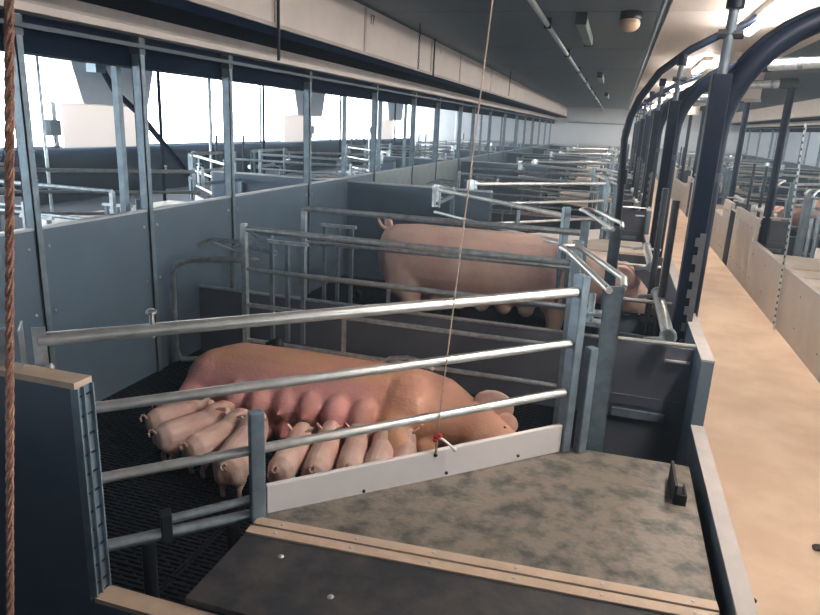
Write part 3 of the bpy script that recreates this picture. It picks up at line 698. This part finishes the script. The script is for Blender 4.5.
# ceiling services
t = thing('ceiling_conduit', (.22, 8, 2.5), 'grey conduit pair along the joint between dark and bright ceiling', 'pipe')
MB().tube([(.20, Y0, 2.52), (.20, Y1, 2.52)], .016, 8).build('conduit', 'galv_dull', t, smooth=True)
MB().tube([(.25, Y0, 2.53), (.25, Y1, 2.53)], .010, 8).build('conduit', 'dark', t, smooth=True)
t = thing('ceiling_pipe', (-.72, 8, 2.5), 'galvanised pipe running lengthwise under the dark ceiling left of the fixtures', 'pipe')
MB().tube([(-.72, Y0, 2.49), (-.72, Y1, 2.49)], .022, 10).build('pipe', 'galv', t, smooth=True)
cl = MB()
for i in range(10): cl.box((-.75, 4 + i * 2.4, 2.46), (-.69, 4.03 + i * 2.4, 2.55))
cl.build('pipe_clip', 'dark', t)
t = thing('bulkhead_lamp', (-.02, 6.1, 2.5), 'round unlit bulkhead lamp with cream globe on the dark ceiling', 'lamp')
MB().tube([(-.02, 6.1, 2.55), (-.02, 6.1, 2.49)], .085, 16).build('base', 'dark', t, smooth=True)
MB().ell((-.02, 6.1, 2.46), (.08, .08, .065), nu=18, nv=10).build('globe', 'globe', t, smooth=True)
for i, y in enumerate((6.15, 12.0, 18.0)):
    t = thing('batten_light', (-.41, y, 2.5), '%s unlit greenish batten light on the dark ceiling' % ORD[i], 'light', 'unlit batten lights')
    MB().box((-.455, y, 2.46), (-.375, y + 1.5, 2.55)).build('housing', 'green', t, bevel=.01)
    MB().box((-.46, y - .03, 2.455), (-.37, y, 2.55)).build('end_cap', 'dark', t)
    MB().box((-.46, y + 1.5, 2.455), (-.37, y + 1.53, 2.55)).build('end_cap', 'dark', t)
for i, y in enumerate(TUBE_Y):
    t = thing('tube_light', (.95, y, 2.5), '%s lit fluorescent tube light above the aisle' % ORD[i], 'light', 'lit tube lights above the aisle')
    MB().box((.90, y, 2.50), (1.0, y + 1.5, 2.55)).build('housing', 'cream', t)
    for x in (.925, .975): MB().tube([(x, y + .02, 2.475), (x, y + 1.48, 2.475)], .016, 10).build('tube', 'tube', t, smooth=True)
for i, (x, y) in enumerate(((1.31, 9.0), (1.32, 15.5))):
    t = thing('exhaust_chimney', (x, y, 2.0), '%s round cream exhaust shaft hanging below the ceiling' % ORD[i], 'shaft', 'exhaust shafts')
    b = MB(); b.tube([(x, y, 2.55), (x, y, 2.04)], .225, 28, caps=False).tube([(x, y, 2.04), (x, y, 2.55)], .215, 28, caps=False); b.build('shaft', 'cream', t, smooth=True)
    MB().tube([(x, y, 2.045), (x, y, 2.02)], .235, 28).build('rim', 'cream2', t, smooth=True)
    MB().tube([(x, y, 2.02), (x, y, 2.01)], .06, 16).build('hub', 'dark', t, smooth=True)
# black hoses rising and bending over towards the aisle
for i, (y, pts) in enumerate(((6.0, [(.085, .75), (.075, 1.1), (.05, 1.55), (.075, 1.72), (.13, 1.88), (.257, 2.085), (.459, 2.254), (.661, 2.367), (.85, 2.45), (.9, 2.5)]),
                              (10.5, [(.10, .7), (.08, 1.3), (.07, 1.62), (.12, 1.80), (.25, 1.98), (.45, 2.14), (.7, 2.28), (.95, 2.4), (1.0, 2.5)]))):
    t = thing('feed_hose', (.08, y, .8), ('thick black hose curving up to the ceiling left of the arches', 'smaller black hose curving up further back beside the pens')[i], 'hose')
    MB().tube([(x, y, z) for x, z in pts], .030, 12).build('hose', 'black', t, smooth=True)
    MB().tube([(pts[1][0], y, 1.18), (pts[1][0] - .004, y, 1.30)], .042, 12).build('coupling', 'black', t, smooth=True)
    MB().tube([(pts[0][0], y, 0), (pts[0][0], y, .78)], .035, 12).build('lower_pipe', 'galv', t, smooth=True)
# perforated strip post on the right of the aisle
t = thing('perforated_post', (1.50, 6.3, 0), 'perforated steel strip post leaning on the right aisle panel', 'post')
b = MB(); b.bar((1.50, 6.25, .0), (1.52, 6.62, 1.75), .058, .006, (1, 0, 0)); b.build('strip', 'galv', t)
b = MB()
for i in range(30):
    q = .03 + i / 31; b.bar((1.497 + .02 * q, 6.25 + .37 * q, 1.75 * q), (1.497 + .02 * q, 6.252 + .37 * q, 1.75 * q + .022), .022, .010, (1, 0, 0))
b.build('slot_row', 'ink', t)['kind'] = 'stuff'
# small grey machine on the aisle far away and red valve
t = thing('control_cabinet', (.6, 12, 1.0), 'small grey control cabinet on a stand beside the aisle arches', 'cabinet')
MB().box((.50, 12.2, .95), (.78, 12.35, 1.38)).build('cabinet', 'box', t, bevel=.01)
MB().tube([(.64, 12.3, 0), (.64, 12.3, .96)], .025, 8).build('stand', 'dark', t, smooth=True)
MB().tube([(.55, 12.25, .95), (.56, 12.2, .82), (.66, 12.15, .80), (.7, 12.25, .95)], .012, 8).build('cable', 'dark', t, smooth=True)
t = thing('red_valve', (.58, 12.1, 1.5), 'small red valve above the grey control cabinet', 'valve')
MB().tube([(.60, 12.3, 1.38), (.60, 12.3, 1.75)], .02, 8).build('pipe', 'galv', t, smooth=True)
MB().ell((.60, 12.27, 1.58), (.05, .04, .05)).build('wheel', 'red', t, smooth=True)

# ------------------------------------------------------------------ ropes in front
GSEL[0] = 0
t = thing('rope', (-1.16, 1.0, .3), 'rust-brown twisted rope hanging at the left edge over the shaded partition', 'rope')
p0, p1 = Vector((-.70, .70, 1.95)), Vector((-.885, .70, .68))
p0 = p0 + (p0 - p1) * .47; p1 = p1 + (p1 - p0) * .25; d = (p1 - p0); L = d.length; d.normalize(); u = d.cross(Vector((0, 1, 0))).normalized(); w = d.cross(u)
for s_ in range(3):
    N = 300; pts = []
    for i in range(N + 1):
        a_ = i / N * L / .022 * 2 * math.pi / 3 + s_ * 2 * math.pi / 3
        pts.append(p0 + d * (L * i / N) + (u * math.cos(a_) + w * math.sin(a_)) * .0030)
    MB().tube(pts, .0034, 6).build('strand', 'rope', t, smooth=True)
t = thing('pull_string', (-.45, 1.94, .6), 'thin pale string from the ceiling down to the white board', 'string')
kn = Vector(gp(1.115, .605, .015))
MB().tube([(-.335, 1.94, 2.55), kn], .0022, 6).build('string', 'twine', t)
MB().tube([kn, Vector(gp(1.115, .538, .016))], .0042, 6).build('string_end', 'twine', t)
kb = MB().ell(kn, (.012, .010, .011)).ell(kn + Vector((.008, 0, .006)), (.010, .008, .008)).ell(kn + Vector((-.004, -.004, -.01)), (.009, .008, .009)); kb.build('red_knot', 'red', t, smooth=True)
MB().tube([kn, kn + Vector((.022, .0, -.006)), kn + Vector((.045, .01, -.028)), kn + Vector((.062, .015, -.045))], [.0045, .0045, .0045, .008], 8).build('loose_end', 'white', t, smooth=True)
# far sows
XF[0] = IDENT
s3 = copy_tree(sow1, (.45, 6.8, 0)); s3['label'] = 'sow lying in the fourth pen of the row left of the aisle'
s5 = copy_tree(sow2); s5.rotation_euler = (0, 0, math.pi); s5.location = (3.05, 8.25 + 1.7, 0); s5['label'] = 'sow standing in the crate right of the aisle behind the tan panels'
s6 = copy_tree(sow2); s6.rotation_euler = (0, 0, math.pi); s6.location = (2.75, 4.62, 0); s6['label'] = 'sow standing in the second crate right of the aisle at the frame edge'

# droppings on the walkway
for i, (x, y, lab) in enumerate(((.64, 2.32, 'dark clump of dirt on the walkway against the left kerb in the foreground'), (.975, 2.74, 'small dark clump of dirt on the walkway at the right edge of the photo'))):
    t = MB().ell((x, y, .012), (.022, .016, .014), nu=9, nv=6).ell((x + .02, y - .02, .008), (.014, .012, .01), nu=8, nv=5).build('dirt_clump', 'spot', base=(x, y, 0))
    tag(t, lab, 'dirt')
